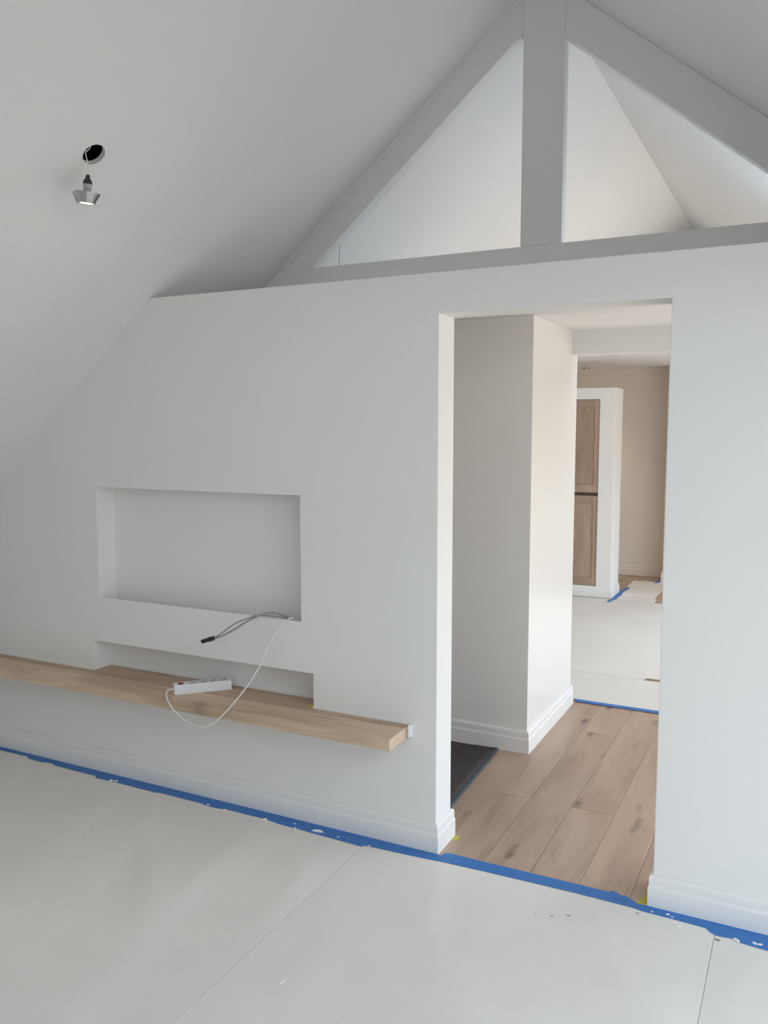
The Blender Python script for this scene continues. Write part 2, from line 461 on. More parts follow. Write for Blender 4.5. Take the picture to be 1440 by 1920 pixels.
for a in ((x0, x1, z0, z0 + .05), (x0, x1, z1 - .05, z1), (x0, x0 + .05, z0 + .05, z1 - .05), (x1 - .05, x1, z0 + .05, z1 - .05), ((x0 + x1) / 2 - .03, (x0 + x1) / 2 + .03, z0 + .05, z1 - .05)):
    add_box(bm, a[0], a[1], YB - 0.10, YB - 0.04, a[2], a[3])
struct(from_bm('added_window_6', bm, M['frame']), 'white gable window added behind the viewer as fill light', 'window')
bm = voxel_bm([XL - 0.1, XL], [YB, YF], [0, 3], lambda *a: False); cut_by_roof(bm)
struct(from_bm('wall_left', bm, M['wall']), 'low white knee wall under the left roof slope', 'wall')
bm = voxel_bm([XR, XR + 0.15], [YB, ADDED_WIN[2][2], ADDED_WIN[2][3], WT], [0, ADDED_WIN[2][4], ADDED_WIN[2][5], 3], lambda i, j, k: j == 1 and k == 1); cut_by_roof(bm)
struct(from_bm('wall_right', bm, M['wall']), 'low white knee wall with an added window band under the right roof slope', 'wall')
def dormer_wall(name, x, ya, yb, win, zt, label):
    bm = voxel_bm([x, x + 0.12], [ya, win[2], win[3], yb], [0, win[4], win[5], zt], lambda i, j, k: j == 1 and k == 1)
    struct(from_bm(name, bm, M['wall']), label, 'wall')
dormer_wall('wall_passage_side', XP, WT, 1.83, ADDED_WIN[0], 2.14, 'white side wall of the passage with an added tall window')
dormer_wall('wall_far_side', XF, 1.83, YF, ADDED_WIN[1], 2.26, 'white side wall of the far room with added tall windows')
def window_frame(name, x, y0, y1, z0, z1, n, label):
    bm = bmesh.new(); t = 0.05
    def b(a0, a1, c0, c1): add_box(bm, x, x + 0.06, a0, a1, c0, c1)
    b(y0, y1, z0, z0 + t); b(y0, y1, z1 - t, z1); b(y0, y0 + t, z0 + t, z1 - t); b(y1 - t, y1, z0 + t, z1 - t)
    for k in range(1, n):
        c = y0 + (y1 - y0) * k / n
        b(c - t / 2, c + t / 2, z0 + t, z1 - t)
    struct(from_bm(name, bm, M['frame']), label, 'window')
for (nm, x_, y0, y1, z0, z1), n, lb in zip(ADDED_WIN, (2, 3, 3), ('tall white side window added to light the passage', 'tall white side windows added to light the far room', 'low white side windows added to light the near room')):
    window_frame(nm, x_ + 0.04, y0, y1, z0, z1, n, lb)

# ---------------- sloping ceilings
def tf_left(p):   # p = (u down the slope, y, w outwards)
    return Vector((RX - p.x * cl - p.z * sl, p.y, RZ - p.x * sl + p.z * cl))
def tf_right(p):
    return Vector((RX + p.x * cr + p.z * sr, p.y, RZ - p.x * sr + p.z * cr))
HU = (RX + 0.939) / cl; HY = -0.689; HR = 0.0395; HS = 0.07
us = [-0.15, HU - HS, HU + HS, (RX - XL + 0.1) / cl]; yy = [YB - 0.15, HY - HS, HY + HS, YF + 0.1]; ww = [0, 0.018, 0.12, 0.15]
bm = voxel_bm(us, yy, ww, lambda i, j, k: i == 1 and j == 1 and k < 2, mat=lambda c, d: 1 if (c[0] in (0, 1, 2) and c[2] >= 1 and abs(us[c[0]] + us[c[0] + 1] - 2 * HU) < 9 and c[2] == 1 and (c[0], c[1]) in ((0, 1), (2, 1), (1, 0), (1, 2))) or (c == (1, 1, 2) and d == (0, 0, -1)) else 0, tf=tf_left)
SEG = 40; sq = []; ci = []; ct = []
for k in range(SEG):
    a = 2 * math.pi * k / SEG + math.pi / 4
    c, s = math.cos(a), math.sin(a); mx = max(abs(c), abs(s))
    sq.append(bm.verts.new(tf_left(Vector((HU + HS * c / mx, HY + HS * s / mx, 0)))))
    ci.append(bm.verts.new(tf_left(Vector((HU + HR * c, HY + HR * s, 0)))))
    ct.append(bm.verts.new(tf_left(Vector((HU + HR * c, HY + HR * s, 0.018)))))
for k in range(SEG):
    k2 = (k + 1) % SEG
    bm.faces.new((sq[k], ci[k], ci[k2], sq[k2])); bm.faces.new((ci[k], ct[k], ct[k2], ci[k2]))
struct(from_bm('ceiling_left', bm, [M['ceiling'], M['void']], recalc=False), 'white ceiling slope on the left with a cut downlight hole', 'ceiling')
us2 = sorted([-0.15, SKY_U[0], SKY_U[1], NEAR_U[0], NEAR_U[1], (XR + 0.15 - RX) / cr]); yy2 = [YB - 0.15, NEAR_Y[0], NEAR_Y[1], SKY_Y[0], SKY_Y[1], YF + 0.1]
def roof_void(i, j, k):
    u, y = (us2[i] + us2[i + 1]) / 2, (yy2[j] + yy2[j + 1]) / 2
    return (NEAR_U[0] < u < NEAR_U[1] and NEAR_Y[0] < y < NEAR_Y[1]) or (SKY_U[0] < u < SKY_U[1] and SKY_Y[0] < y < SKY_Y[1])
bm = voxel_bm(us2, yy2, [0, 0.15], roof_void, tf=tf_right)
struct(from_bm('ceiling_right', bm, M['ceiling']), 'white ceiling slope on the right with added roof windows', 'ceiling')
for nm, (u0, u1), (y0, y1), lb in (('added_window_3', NEAR_U, NEAR_Y, 'white framed roof windows added to light the near room'), ('added_window_4', SKY_U, SKY_Y, 'white framed roof window added to light the loft beyond the truss')):
    bm = bmesh.new(); yc = (y0 + y1) / 2
    for a in ((u0, u1, y0, y0 + .05), (u0, u1, y1 - .05, y1), (u0, u0 + .05, y0 + .05, y1 - .05), (u1 - .05, u1, y0 + .05, y1 - .05), (u0 + .05, u1 - .05, yc - .04, yc + .04)):
        add_box(bm, *a, 0.06, 0.12)
    for v in bm.verts: v.co = tf_right(v.co)
    struct(from_bm(nm, bm, M['frame']), lb, 'window')
bm = voxel_bm([-1.6, 2.2], [WT, 1.83], [2.14, 2.158], lambda *a: False); cut_by_roof(bm)
struct(from_bm('ceiling_passage', bm, M['ceiling']), 'flat white ceiling of the passage beyond the doorway', 'ceiling')
bm = voxel_bm([-1.6, 2.2], [4.75, YF], [2.26, 2.36], lambda *a: False); cut_by_roof(bm)
struct(from_bm('ceiling_far', bm, M['ceiling']), 'flat white ceiling over the end of the far room', 'ceiling')
bm = bmesh.new(); add_box(bm, 0.011, 2.1, 1.83, 1.95, 2.01, 2.14); add_box(bm, -1.5, 2.1, 1.83, 1.95, 2.14, 2.158); cut_by_roof(bm)
t1 = struct(from_bm('trim_1', bm, M['truss']), 'white boxed beam crossing under the passage ceiling', 'beam')
box_t2 = box('trim_2', XL, -0.125, YF - 0.012, YF, 2.13, 2.26, M['lamp_warm'])
struct(box_t2, 'band along the top of the far wall, lamplight in its colour', 'trim')

# ---------------- baseboards
PL = [(XL, 0.0), (0.0, 0.0), (0.0, WT), (-1.2, WT)]
b1 = struct(sweep('baseboard_left', PL, BASE_PROF, M['gloss']), 'white moulded baseboard left of the doorway, turning into the reveal', 'baseboard')
b2 = struct(sweep('baseboard_right', [(1.6, WT), (DR, WT), (DR, 0.0), (XR, 0.0)], BASE_PROF, M['gloss']), 'white moulded baseboard right of the doorway', 'baseboard')
b3 = struct(sweep('baseboard_passage', [(-2.4, 1.115), (0.011, 1.115), (0.011, 1.96), (-1.0, 1.96)], BASE_PROF, M['gloss']), 'white moulded baseboard around the passage wall block', 'baseboard')
b4 = struct(sweep('baseboard_far', [(XL, YF), (-0.125, YF), (-0.125, 6.30), (0.6, 6.30)], [(d, z) for d, z in BASE_PROF], M['lamp_warm']), 'moulded baseboard along the far wall, lamplight in its colour', 'baseboard')

# ---------------- roof truss above the partition
TY = 0.635; TD = 0.062
def ztop_l(x): return RZ + ML * (x - RX)
def ztop_r(x): return RZ - MR * (x - RX)
truss = empty('roof_truss', (RX, TY, WTOP))
tag(truss, 'white painted roof truss with king post above the partition wall', 'truss')
def part_prism_y(name, poly, y0, y1, mat, parent, bev=0.003):
    """poly in x,z extruded along y"""
    bm = bmesh.new()
    a = [bm.verts.new((x, y0, z)) for x, z in poly]; b = [bm.verts.new((x, y1, z)) for x, z in poly]
    n = len(poly); bm.faces.new(a); bm.faces.new(b[::-1])
    for k in range(n): bm.faces.new((a[k], b[k], b[(k + 1) % n], a[(k + 1) % n]))
    o = from_bm(name, bm, mat, None)
    if bev: bevel(o, bev)
    if parent is not None:
        o.parent = parent; o.matrix_parent_inverse = Matrix.Translation(-Vector(parent.location))
    return o
CT, CB = 2.355, 2.165
PXL, PXR = 0.092, 0.265
vl, vr = 0.158, 0.182
xe_l = RX - (RZ - CT) / ML; xe_r = RX + (RZ - CT) / MR
xb_l = RX - (RZ - CB) / ML; xb_r = RX + (RZ - CB) / MR
part_prism_y('tie_beam', [(xb_l, CB), (xb_r, CB), (xe_r, CT), (xe_l, CT)], TY, TY + TD, M['truss'], truss)
part_prism_y('king_post', [(PXL, CT), (PXR, CT), (PXR, ztop_r(PXR)), (RX, RZ), (PXL, ztop_l(PXL))], TY, TY + 0.055, M['truss'], truss)
part_prism_y('rafter', [(xe_l, CT), (xe_l + vl / ML, CT), (PXL, ztop_l(PXL) - vl), (PXL, ztop_l(PXL))], TY + 0.004, TY + TD + 0.006, M['truss'], truss)
part_prism_y('rafter', [(PXR, ztop_r(PXR)), (PXR, ztop_r(PXR) - vr), (xe_r - vr / MR, CT), (xe_r, CT)], TY, TY + TD, M['truss'], truss)
part_prism_y('scribing_strip', [(xe_l + 0.02, CT + 0.0168), (xe_l + 0.055, CT + 0.0168), (PXL, ztop_l(PXL) - 0.0293), (PXL, ztop_l(PXL))], TY - 0.002, TY + 0.004, M['truss'], truss, 0.001)
cord = from_bm('cord', tube_bm([(-0.787, TY + 0.03, 2.452), (-0.7885, TY + 0.03, 2.40), (-0.79, TY + 0.03, CT)], 0.0017, 8, 4), M['cord'], smooth=True)
tag(cord, 'thin grey cord between the left rafter and the tie beam', 'cord')

# ---------------- oak shelf (front board runs into the low niche)
SB = LB - 0.044; SF = -0.179; SX = -0.107
shelf = empty('wall_shelf', (-1.5, 0, SB))
tag(shelf, 'long thick oak shelf fixed along the partition wall below the niches', 'shelf')
def child_of(o, parent):
    o.parent = parent; o.matrix_parent_inverse = Matrix.Translation(-Vector(parent.location)); return o
def prism(name, poly, z0, z1, mat, parent=None, bev=0.0):
    o = from_bm(name, prism_bm(poly, z0, z1), mat)
    if bev: bevel(o, bev)
    if parent is not None: child_of(o, parent)
    return o
YM = -0.045
prism('board', [(XL, SF), (SX, SF), (SX, YM), (XL, YM)], SB, LB, M['shelf'], shelf, 0.0025)
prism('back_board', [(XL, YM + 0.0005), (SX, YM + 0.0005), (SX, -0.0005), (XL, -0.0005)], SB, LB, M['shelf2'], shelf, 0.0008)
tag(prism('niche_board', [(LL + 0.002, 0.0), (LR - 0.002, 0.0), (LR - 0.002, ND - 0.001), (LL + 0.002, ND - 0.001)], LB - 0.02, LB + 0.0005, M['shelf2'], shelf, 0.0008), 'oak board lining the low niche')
o = prism('end_filler', [(SX + 0.0005, -0.022), (SX + 0.011, -0.012), (SX + 0.011, -0.0005), (SX + 0.0005, -0.0005)], SB + 0.002, LB + 0.003, M['gloss'], shelf)
tag(o, 'white filler at the end of the shelf')
bead = prism('caulk_bead', [(LR, -0.006), (SX, -0.006), (SX, -0.0005), (LR, -0.0005)], LB, LB + 0.006, M['gloss'], shelf)
prism('caulk_bead', [(XL, -0.006), (LL, -0.006), (LL, -0.0005), (XL, -0.0005)], LB, LB + 0.006, M['gloss'], shelf)
prism('caulk_bead', [(LL + .003, ND - 0.008), (LR - .003, ND - 0.008), (LR - .003, ND - 0.0015), (LL + .003, ND - 0.0015)], LB + .0005, LB + 0.008, M['gloss'], shelf)

# ---------------- floor protection sheets
def sheet(name, x0, x1, y0, y1, label, amp=0.004, step=0.03, seed=0, lift=0.0):
    nx, ny = max(2, int((x1 - x0) / step)), max(2, int((y1 - y0) / step))
    V, F = [], []
    def h(x, y):
        a = mnoise.noise(Vector((x * 2.6 + y * 0.9, y * 0.8 - x * 0.3, seed))) * 0.6 + mnoise.noise(Vector((x * 6.5 + y * 2.0, y * 1.5, seed + 5.3))) * 0.28
        r = 1 - abs(mnoise.noise(Vector((x * 1.6 + y * 1.1, y * 0.7 - x * .6, seed + 9)))) * 2
        a += max(0, r) ** 6 * 0.55
        return max(-0.0055, a * amp)
    for j in range(ny + 1):
        for i in range(nx + 1):
            x, y = x0 + (x1 - x0) * i / nx, y0 + (y1 - y0) * j / ny
            d = min((x - x0) / 0.10, (x1 - x) / 0.10, (y1 - y) / 0.16, (y - y0) / 0.16, 1)
            d = d * d * (3 - 2 * d)
            V.append((x, y, 0.0030 + lift + h(x, y) * d))
    for j in range(ny):
        for i in range(nx):
            a = j * (nx + 1) + i
            F.append((a, a + 1, a + nx + 2, a + nx + 1))
    # turned-down rim so the sheet has thickness and meets the floor
    rim = [i for i in range(nx + 1)] + [(j + 1) * (nx + 1) - 1 for j in range(1, ny + 1)] + [ny * (nx + 1) + i for i in range(nx - 1, -1, -1)] + [j * (nx + 1) for j in range(ny - 1, 0, -1)]
    b0 = len(V)
    n = len(rim)
    for r in rim: V.append(V[r])
    for r in rim: V.append((V[r][0], V[r][1], -0.0039))
    for k in range(n): F.append((b0 + k, b0 + n + k, b0 + n + (k + 1) % n, b0 + (k + 1) % n))
    me = bpy.data.meshes.new(name); me.from_pydata(V, [], F); me.update()
    o = link(name, me, M['card'])
    for p in me.polygons[:nx * ny]: p.use_smooth = True
    return tag(o, label, 'floor sheet', 'protective card sheets on the floor')
G = 0.0007
S1, S2 = -0.2665, 1.000
sheet('floor_sheet', XL + .02, S1 - G, YB + .05, -0.033, 'large off-white card sheet on the floor under the shelf and niches', amp=0.016, seed=1)
sheet('floor_sheet', S1 + G, S2 - G, YB + .05, -0.035, 'off-white card sheet on the floor in front of the doorway', seed=3, lift=0.0008, amp=0.013)
sheet('floor_sheet', S2 + G, XR - .02, YB + .05, -0.05, 'off-white card sheet at the lower right before the right baseboard', seed=4, amp=0.012)
# passage far side and far room
FS = 0.003
sheet('floor_sheet', -0.98, 1.54, 2.045, 2.632, 'narrow off-white card sheet just behind the blue tape across the passage', amp=0.003, seed=5)
sheet('floor_sheet', XL + .02, 1.54, 2.636, 5.145, 'large off-white card sheet in the middle of the far room', amp=0.004, seed=6, step=0.05)
tag(from_bm('wood_strip', prism_bm([(0.318, 2.628), (0.62, 2.64), (0.62, 2.672), (0.330, 2.668)], 0.0042, 0.0062), M['brown']), 'short brown wood strip on the far sheet near the right door edge', 'wood strip')
sheet('floor_sheet', -0.41, -0.03, 5.165, 5.335, 'narrow off-white card strip on the floor right of the white cupboard', amp=0.001, seed=8)
sheet('floor_sheet', -0.41, -0.055, 5.36, 6.28, 'off-white card sheet between white cupboard and far end wall', amp=0.002, seed=9, step=0.05)

# ---------------- blue masking tape
TZ = 0.0042
def tape(poly, label, z=TZ):
    o = from_bm('masking_tape', prism_bm(poly, z, z + 0.0005), M['tape'])
    return tag(o, label, 'tape', 'blue masking tape strips')
tape([(-2.9, -0.0155), (-2.9, -0.045), (-2.351, -0.047), (-2.158, -0.043), (-2.134, -0.060), (-2.034, -0.061), (-2.02, -0.053), (-1.972, -0.052), (-1.948, -0.062), (-1.685, -0.064), (-1.668, -0.079), (-1.52, -0.078), (-1.315, -0.080), (-1.29, -0.072), (-1.058, -0.074), (-1.034, -0.081), (-0.744, -0.083), (-0.564, -0.083), (-0.40, -0.088), (-0.285, -0.093), (-0.272, -0.093), (-0.258, -0.080), (-0.05, -0.070), (0.04, -0.064), (0.028, -0.018), (0.005, -0.0155)], 'long blue masking tape strip with torn edge along the left baseboard')
tape([(0.030, -0.062), (0.20, -0.055), (0.377, -0.050), (0.55, -0.047), (0.745, -0.050), (0.742, -0.012), (0.712, 0.006), (0.706, 0.014), (0.690, 0.008), (0.680, 0.016), (0.660, 0.027), (0.648, 0.012), (0.52, 0.012), (0.358, 0.011), (0.18, 0.009), (0.052, 0.010), (0.036, 0.003), (0.031, -0.02)], 'wide blue masking tape strip across the doorway threshold', TZ + 0.0007)
tape([(0.740, -0.0155), (0.735, -0.049), (0.773, -0.057), (0.86, -0.058), (0.972, -0.063), (0.985, -0.080), (0.999, -0.088), (1.02, -0.089), (1.05, -0.083), (1.07, -0.093), (1.086, -0.097), (1.155, -0.103), (1.30, -0.101), (1.6, -0.10), (2.38, -0.10), (2.38, -0.0155)], 'blue masking tape strip along the right baseboard', TZ)
tape([(0.012, 2.045), (0.028, 2.028), (0.034, 2.005), (0.3, 2.004), (0.5, 2.003), (0.8, 2.0), (1.5, 2.0), (1.5, 2.052), (0.6, 2.048), (0.2, 2.050), (0.012, 2.052)], 'narrow blue masking tape strip across the floor at the far end of the passage')
tape([(-0.434, 5.02), (-0.400, 5.00), (-0.385, 5.12), (-0.368, 5.16), (-0.376, 5.30), (-0.366, 5.34), (-0.380, 5.55), (-0.362, 5.80), (-0.398, 5.86), (-0.419, 5.62), (-0.419, 5.18)], 'short blue masking tape strip beside the white cupboard base')
tape([(-0.20, 6.22), (-0.165, 6.21), (-0.142, 6.3), (-0.142, 6.56), (-0.185, 6.57), (-0.178, 6.32)], 'short blue masking tape strip by the far wall return')
# yellow scraps
def scrap(poly, z, label):
    o = from_bm('yellow_tape_scrap', prism_bm(poly, z, z + 0.0006), M['yellow'])
    tag(o, label, 'tape scrap', 'yellow tape scraps')
scrap([(0.742, -0.006), (0.778, -0.012), (0.7785, 0.10), (0.772, 0.13), (0.762, 0.05), (0.752, 0.02)], 0.0003, 'yellow tape scrap at the foot of the right door reveal')
scrap([(0.0165, 0.120), (0.034, 0.128), (0.038, 0.152), (0.020, 0.165), (0.016, 0.150)], 0.0003, 'yellow tape scrap at the foot of the left door reveal')
scrap([(LR - 0.045, 0.012), (LR - 0.006, -0.004), (LR - 0.004, 0.022), (LR - 0.022, 0.034)], LB + 0.0008, 'yellow tape scrap on the shelf at the low niche corner')

# ---------------- carpet mat in the passage
mat_root = empty('carpet_mat', (-0.6, 0.6, 0))
tag(mat_root, 'charcoal carpet mat lying on the planks left inside the doorway', 'mat')
def mat_z(x, y):
    d = math.hypot(max(0, x + 0.20), max(0, y - 0.99)) if (x > -0.24 and y > 0.96) else 0
    return 0.008 + 0.35 * max(0, d - 0.02) ** 1.6
bm = bmesh.new(); g = {}
NXm, NYm = 36, 30
for j in range(NYm + 1):
    for i in range(NXm + 1):
        v = j / NYm; y = 0.20 + (1.075 - 0.20) * v
        xr_ = -0.083 - 0.041 * v
        x = -1.35 + (xr_ - 0.014 + 1.35) * i / NXm
        g[i, j] = bm.verts.new((x, y, mat_z(x, y)))
for j in range(NYm):
    for i in range(NXm):
        bm.faces.new((g[i, j], g[i + 1, j], g[i + 1, j + 1], g[i, j + 1]))
pile = from_bm('pile', bm, M['mat'], smooth=True); child_of(pile, mat_root)
md = pile.modifiers.new('thick', 'SOLIDIFY'); md.thickness = 0.007; md.offset = -1
bm = bmesh.new(); rows = []
for j in range(NYm + 1):
    v = j / NYm; y = 0.20 + 0.875 * v; xr_ = -0.083 - 0.041 * v
    z = mat_z(xr_, y)
    rows.append([bm.verts.new(p) for p in ((xr_ - 0.016, y, z + 0.0005), (xr_ - 0.003, y, z + 0.0005), (xr_, y, z - 0.002), (xr_, y, z - 0.0075), (xr_ - 0.016, y, z - 0.0075))])
for A, B in zip(rows, rows[1:]):
    for k in range(5): bm.faces.new((A[k], A[(k + 1) % 5], B[(k + 1) % 5], B[k]))
bm.faces.new(rows[0]); bm.faces.new(rows[-1][::-1])
bind = from_bm('edge_binding', bm, M['mat_edge']); child_of(bind, mat_root)

# ---------------- built-in cupboard in the far room
cx0, cx1, cy0, cy1, ch = -1.30, -0.435, 5.195, 5.555, 1.99
cup = empty('cupboard', ((cx0 + cx1) / 2, (cy0 + cy1) / 2, 0))
tag(cup, 'white framed cupboard with two brown wooden doors in the far room', 'cupboard')
dx0, dx1 = -1.12, -0.575
vx = [cx0, dx0, dx1, cx1]; vy = [cy0, cy0 + 0.045, cy1]; vz = [0, 0.105, 1.885, ch]
bm = voxel_bm(vx, vy, vz, lambda i, j, k: i == 1 and j == 0 and k == 1)
child_of(bevel(from_bm('body', bm, M['wall']), 0.002), cup)
child_of(sweep('baseboard', [(cx0, cy0), (cx1, cy0), (cx1, cy1)], [(d, z * 0.85) for d, z in BASE_PROF], M['gloss']), cup)
def shaker(name, z0, z1):
    y0, y1 = cy0 + 0.012, cy0 + 0.034; sw = 0.045; rw = 0.075
    a, b_ = dx0 + 0.003, dx1 - 0.003
    d = box(name, a + sw - .004, b_ - sw + .004, y0 + 0.009, y1, z0 + rw - .004, z1 - rw + .004, M['door']); child_of(d, cup)
    tag(d, 'brown oak door of the cupboard')
    for nm, q in (('stile', (a, a + sw, z0, z1)), ('stile', (b_ - sw, b_, z0, z1)), ('rail', (a + sw, b_ - sw, z1 - rw, z1)), ('rail', (a + sw, b_ - sw, z0, z0 + rw))):
        o = box(nm, q[0], q[1], y0, y1, q[2], q[3], M['door'], bev=0.0015)
        child_of(o, d)
        o.matrix_parent_inverse = Matrix.Identity(4)
        o.parent = d; o.matrix_parent_inverse = Matrix.Identity(4)
    return d
shaker('door', 1.003, 1.882); shaker('door', 0.108, 0.972)
child_of(box('finger_groove', dx0 + .003, dx1 - .003, cy0 + 0.026, cy0 + 0.044, 0.972, 1.003, M['groove']), cup)  # dark block stands in for the shade between the doors

# ---------------- hanging downlights
def downlight(name, loc, label, wire, tilt=(0, 0, 0), power=6.0):
    root = empty(name, loc)
    root.rotation_euler = tilt; root.scale = (0.75, 0.75, 0.92)
    tag(root, label, 'lamp', 'unfixed ceiling downlights')
    # z = 0 at the lit face; the cup widens upwards
    cupm = from_bm('cup', lathe_bm([(0.034, 0.000), (0.031, 0.001), (0.034, 0.003), (0.056, 0.036), (0.0585, 0.036), (0.036, -0.001), (0.034, 0.0)], 10), M['alu']); cupm.parent = root
    bulb = from_bm('bulb', lathe_bm([(0.031, 0.003), (0.030, 0.012), (0.019, 0.034), (0.0165, 0.038), (0.0165, 0.050), (0.0185, 0.053), (0.0185, 0.066), (0.0, 0.066)], 24), M['lampgrey'], smooth=False); bulb.parent = root
    face = from_bm('lit_face', lathe_bm([(0.0, 0.0005), (0.0305, 0.0025), (0.0305, 0.004), (0.0, 0.004)], 24), M['glow']); face.parent = root
    capb = from_bm('lamp_holder', lathe_bm([(0.0, 0.066), (0.0195, 0.066), (0.0195, 0.070), (0.017, 0.079), (0.010, 0.086), (0.0085, 0.093), (0.006, 0.098), (0.0, 0.098)], 20), M['black'], smooth=True); capb.parent = root
    for s in (1, -1):
        bm = bmesh.new()
        for (x0, z0), (x1, z1) in (((0.040, 0.000), (0.050, 0.018)), ((0.050, 0.018), (0.064, 0.034))):
            v = [bm.verts.new(p) for p in ((s * x0, -0.011, z0), (s * x1, -0.011, z1), (s * x1, 0.011, z1), (s * x0, 0.011, z0))]
            w = [bm.verts.new(p.co + Vector((s * 0.0015, 0, -0.001))) for p in v]
            for f in ((0, 1, 2, 3),): bm.faces.new([v[k] for k in f]); bm.faces.new([w[k] for k in f][::-1])
            for k in range(4): bm.faces.new((v[k], v[(k + 1) % 4], w[(k + 1) % 4], w[k]))
        cl_ = from_bm('spring_clip', bm, M['plastic']); cl_.parent = root
    wr = from_bm('wire', tube_bm(wire, 0.0022, 8, 6), M['cable_w'], smooth=True); wr.parent = root
    l = bpy.data.lights.new('bulb_light', 'SPOT'); l.energy = power; l.spot_size = math.radians(95); l.spot_blend = 0.8
    l.color = (1.0, 0.80, 0.56); l.shadow_soft_size = 0.03
    lo = bpy.data.objects.new('bulb_light', l); COL.objects.link(lo); lo.parent = root; lo.location = (0, 0, -0.006)
    return root
downlight('hanging_downlight', (-0.945, -0.722, 2.336), 'lit downlight dangling by its white wire from the hole in the left slope',
          [(0.0, 0.0, 0.096), (0.001, 0.0, 0.116), (-0.003, 0.0, 0.136), (-0.011, 0.001, 0.158), (-0.017, 0.008, 0.174), (-0.008, 0.024, 0.190), (0.0, 0.04, 0.217)],
          (math.radians(4), math.radians(6), math.radians(27)))
downlight('hanging_downlight', (-0.975, 6.30, 2.238), 'small lit downlight under the flat ceiling of the far room',
          [(0.0, 0.0, 0.096), (0.0, 0.0, 0.105), (0, 0, 0.112)], power=25.0)

# ---------------- power strip on the shelf
ps = empty('power_strip', (-1.061, -0.042, LB + 0.0008), math.atan2(0.174, 0.166))
tag(ps, 'white power strip with a red switch lying on the oak shelf', 'power strip')
L2, H2, W2 = 0.122, 0.040, 0.050
bm = bmesh.new(); add_box(bm, -L2, L2, 0, W2, 0, H2)
bmesh.ops.bevel(bm, geom=[e for e in bm.edges if abs(e.verts[0].co.z - e.verts[1].co.z) > .02], offset=0.008, segments=4, affect='EDGES', profile=0.5)
bmesh.ops.bevel(bm, geom=[e for e in bm.edges if all(v.co.z > H2 - 1e-4 for v in e.verts)], offset=0.002, segments=2, affect='EDGES', profile=0.5)
from_bm('housing', bm, M['plastic'], ps)
for k in range(4):
    xk = -0.038 + k * 0.042
    sk = from_bm('socket', lathe_bm([(0.0200, H2 + 0.0002), (0.0200, H2 + 0.0016), (0.0185, H2 + 0.0016), (0.0180, H2 + 0.0004), (0.0, H2 + 0.0004)], 28, cx=xk, cy=W2 / 2), M['socket'], ps)
    for s in (-1, 1):
        from_bm('pin_hole', lathe_bm([(0.0032, H2 + 0.0005), (0.0032, H2 + 0.0009), (0.0, H2 + 0.0009)], 12, cx=xk + s * 0.0095 * 0.7, cy=W2 / 2 + s * 0.0095 * 0.7), M['hole'], sk)
sw_ = from_bm('switch_bezel', lathe_bm([(0.0125, H2), (0.0125, H2 + 0.002), (0.0105, H2 + 0.002), (0.0105, H2 + 0.0003), (0, H2 + 0.0003)], 24, cx=-0.092, cy=W2 / 2), M['black'], ps)
bm = bmesh.new()
pv = [(-0.0095, 0.0045), (0.0, 0.0022), (0.0095, 0.0035), (0.0095, 0.0004), (-0.0095, 0.0004)]
a = [bm.verts.new((-0.092 + x, W2 / 2 - 0.0075, H2 + z)) for x, z in pv]; b_ = [bm.verts.new((-0.092 + x, W2 / 2 + 0.0075, H2 + z)) for x, z in pv]
bm.faces.new(a); bm.faces.new(b_[::-1])
for k in range(5): bm.faces.new((a[k], b_[k], b_[(k + 1) % 5], a[(k + 1) % 5]))
from_bm('rocker_switch', bm, M['red'], sw_)
wpath = [(-1.1500, -0.117, 0.505), (-1.1634, -0.130, 0.5085), (-1.1649, -0.145, 0.5075), (-1.1577, -0.165, 0.5030), (-1.1306, -0.190, 0.4877), (-1.0957, -0.205, 0.4634), (-1.054, -0.212, 0.4382), (-1.0051, -0.215, 0.4178), (-0.9507, -0.215, 0.4088), (-0.9114, -0.21, 0.4147), (-0.8706, -0.2, 0.439), (-0.8213, -0.18, 0.4932), (-0.7769, -0.15, 0.5566), (-0.7455, -0.12, 0.6138), (-0.7234, -0.095, 0.6693), (-0.7061, -0.07, 0.7309), (-0.6811, -0.045, 0.7872), (-0.6613, -0.02, 0.8234), (-0.6494, 0.005, 0.8375), (-0.6444, 0.025, 0.8335), (-0.648, 0.04, 0.812), (-0.65, 0.05, 0.76)]
wc = from_bm('cable', tube_bm(wpath, 0.0031, 10, 6), M['cable_w'], smooth=True)
wc.parent = ps; wc.matrix_parent_inverse = (Matrix.Translation(ps.location) @ Matrix.Rotation(ps.rotation_euler.z, 4, 'Z')).inverted()
tag(wc, 'white cable looping from the strip up into the screen niche')

# ---------------- grey aerial leads with black connector
gl = empty('aerial_lead', (-0.68, 0.035, 0.80))
tag(gl, 'pair of grey leads with a black plug sticking out of the screen niche', 'cable')
g1 = [(-0.9363, -0.12, 0.7511), (-0.9024, -0.118, 0.7633), (-0.8446, -0.105, 0.7955), (-0.8006, -0.085, 0.8267), (-0.7709, -0.06, 0.8444), (-0.7491, -0.035, 0.8548), (-0.7257, -0.012, 0.857), (-0.7016, 0.01, 0.8495), (-0.6831, 0.025, 0.8384), (-0.6769, 0.035, 0.8237), (-0.6812, 0.045, 0.77)]
g2 = [(-0.9402, -0.115, 0.7529), (-0.9181, -0.108, 0.766), (-0.8843, -0.095, 0.7935), (-0.8495, -0.08, 0.8184), (-0.815, -0.065, 0.8332), (-0.778, -0.05, 0.8461), (-0.7475, -0.03, 0.8463), (-0.7143, -0.01, 0.8423), (-0.6901, 0.012, 0.8379), (-0.6788, 0.03, 0.8265), (-0.6831, 0.04, 0.77)]
child_of(from_bm('lead', tube_bm(g1, 0.0036, 10, 6), M['cable_g'], smooth=True), gl)
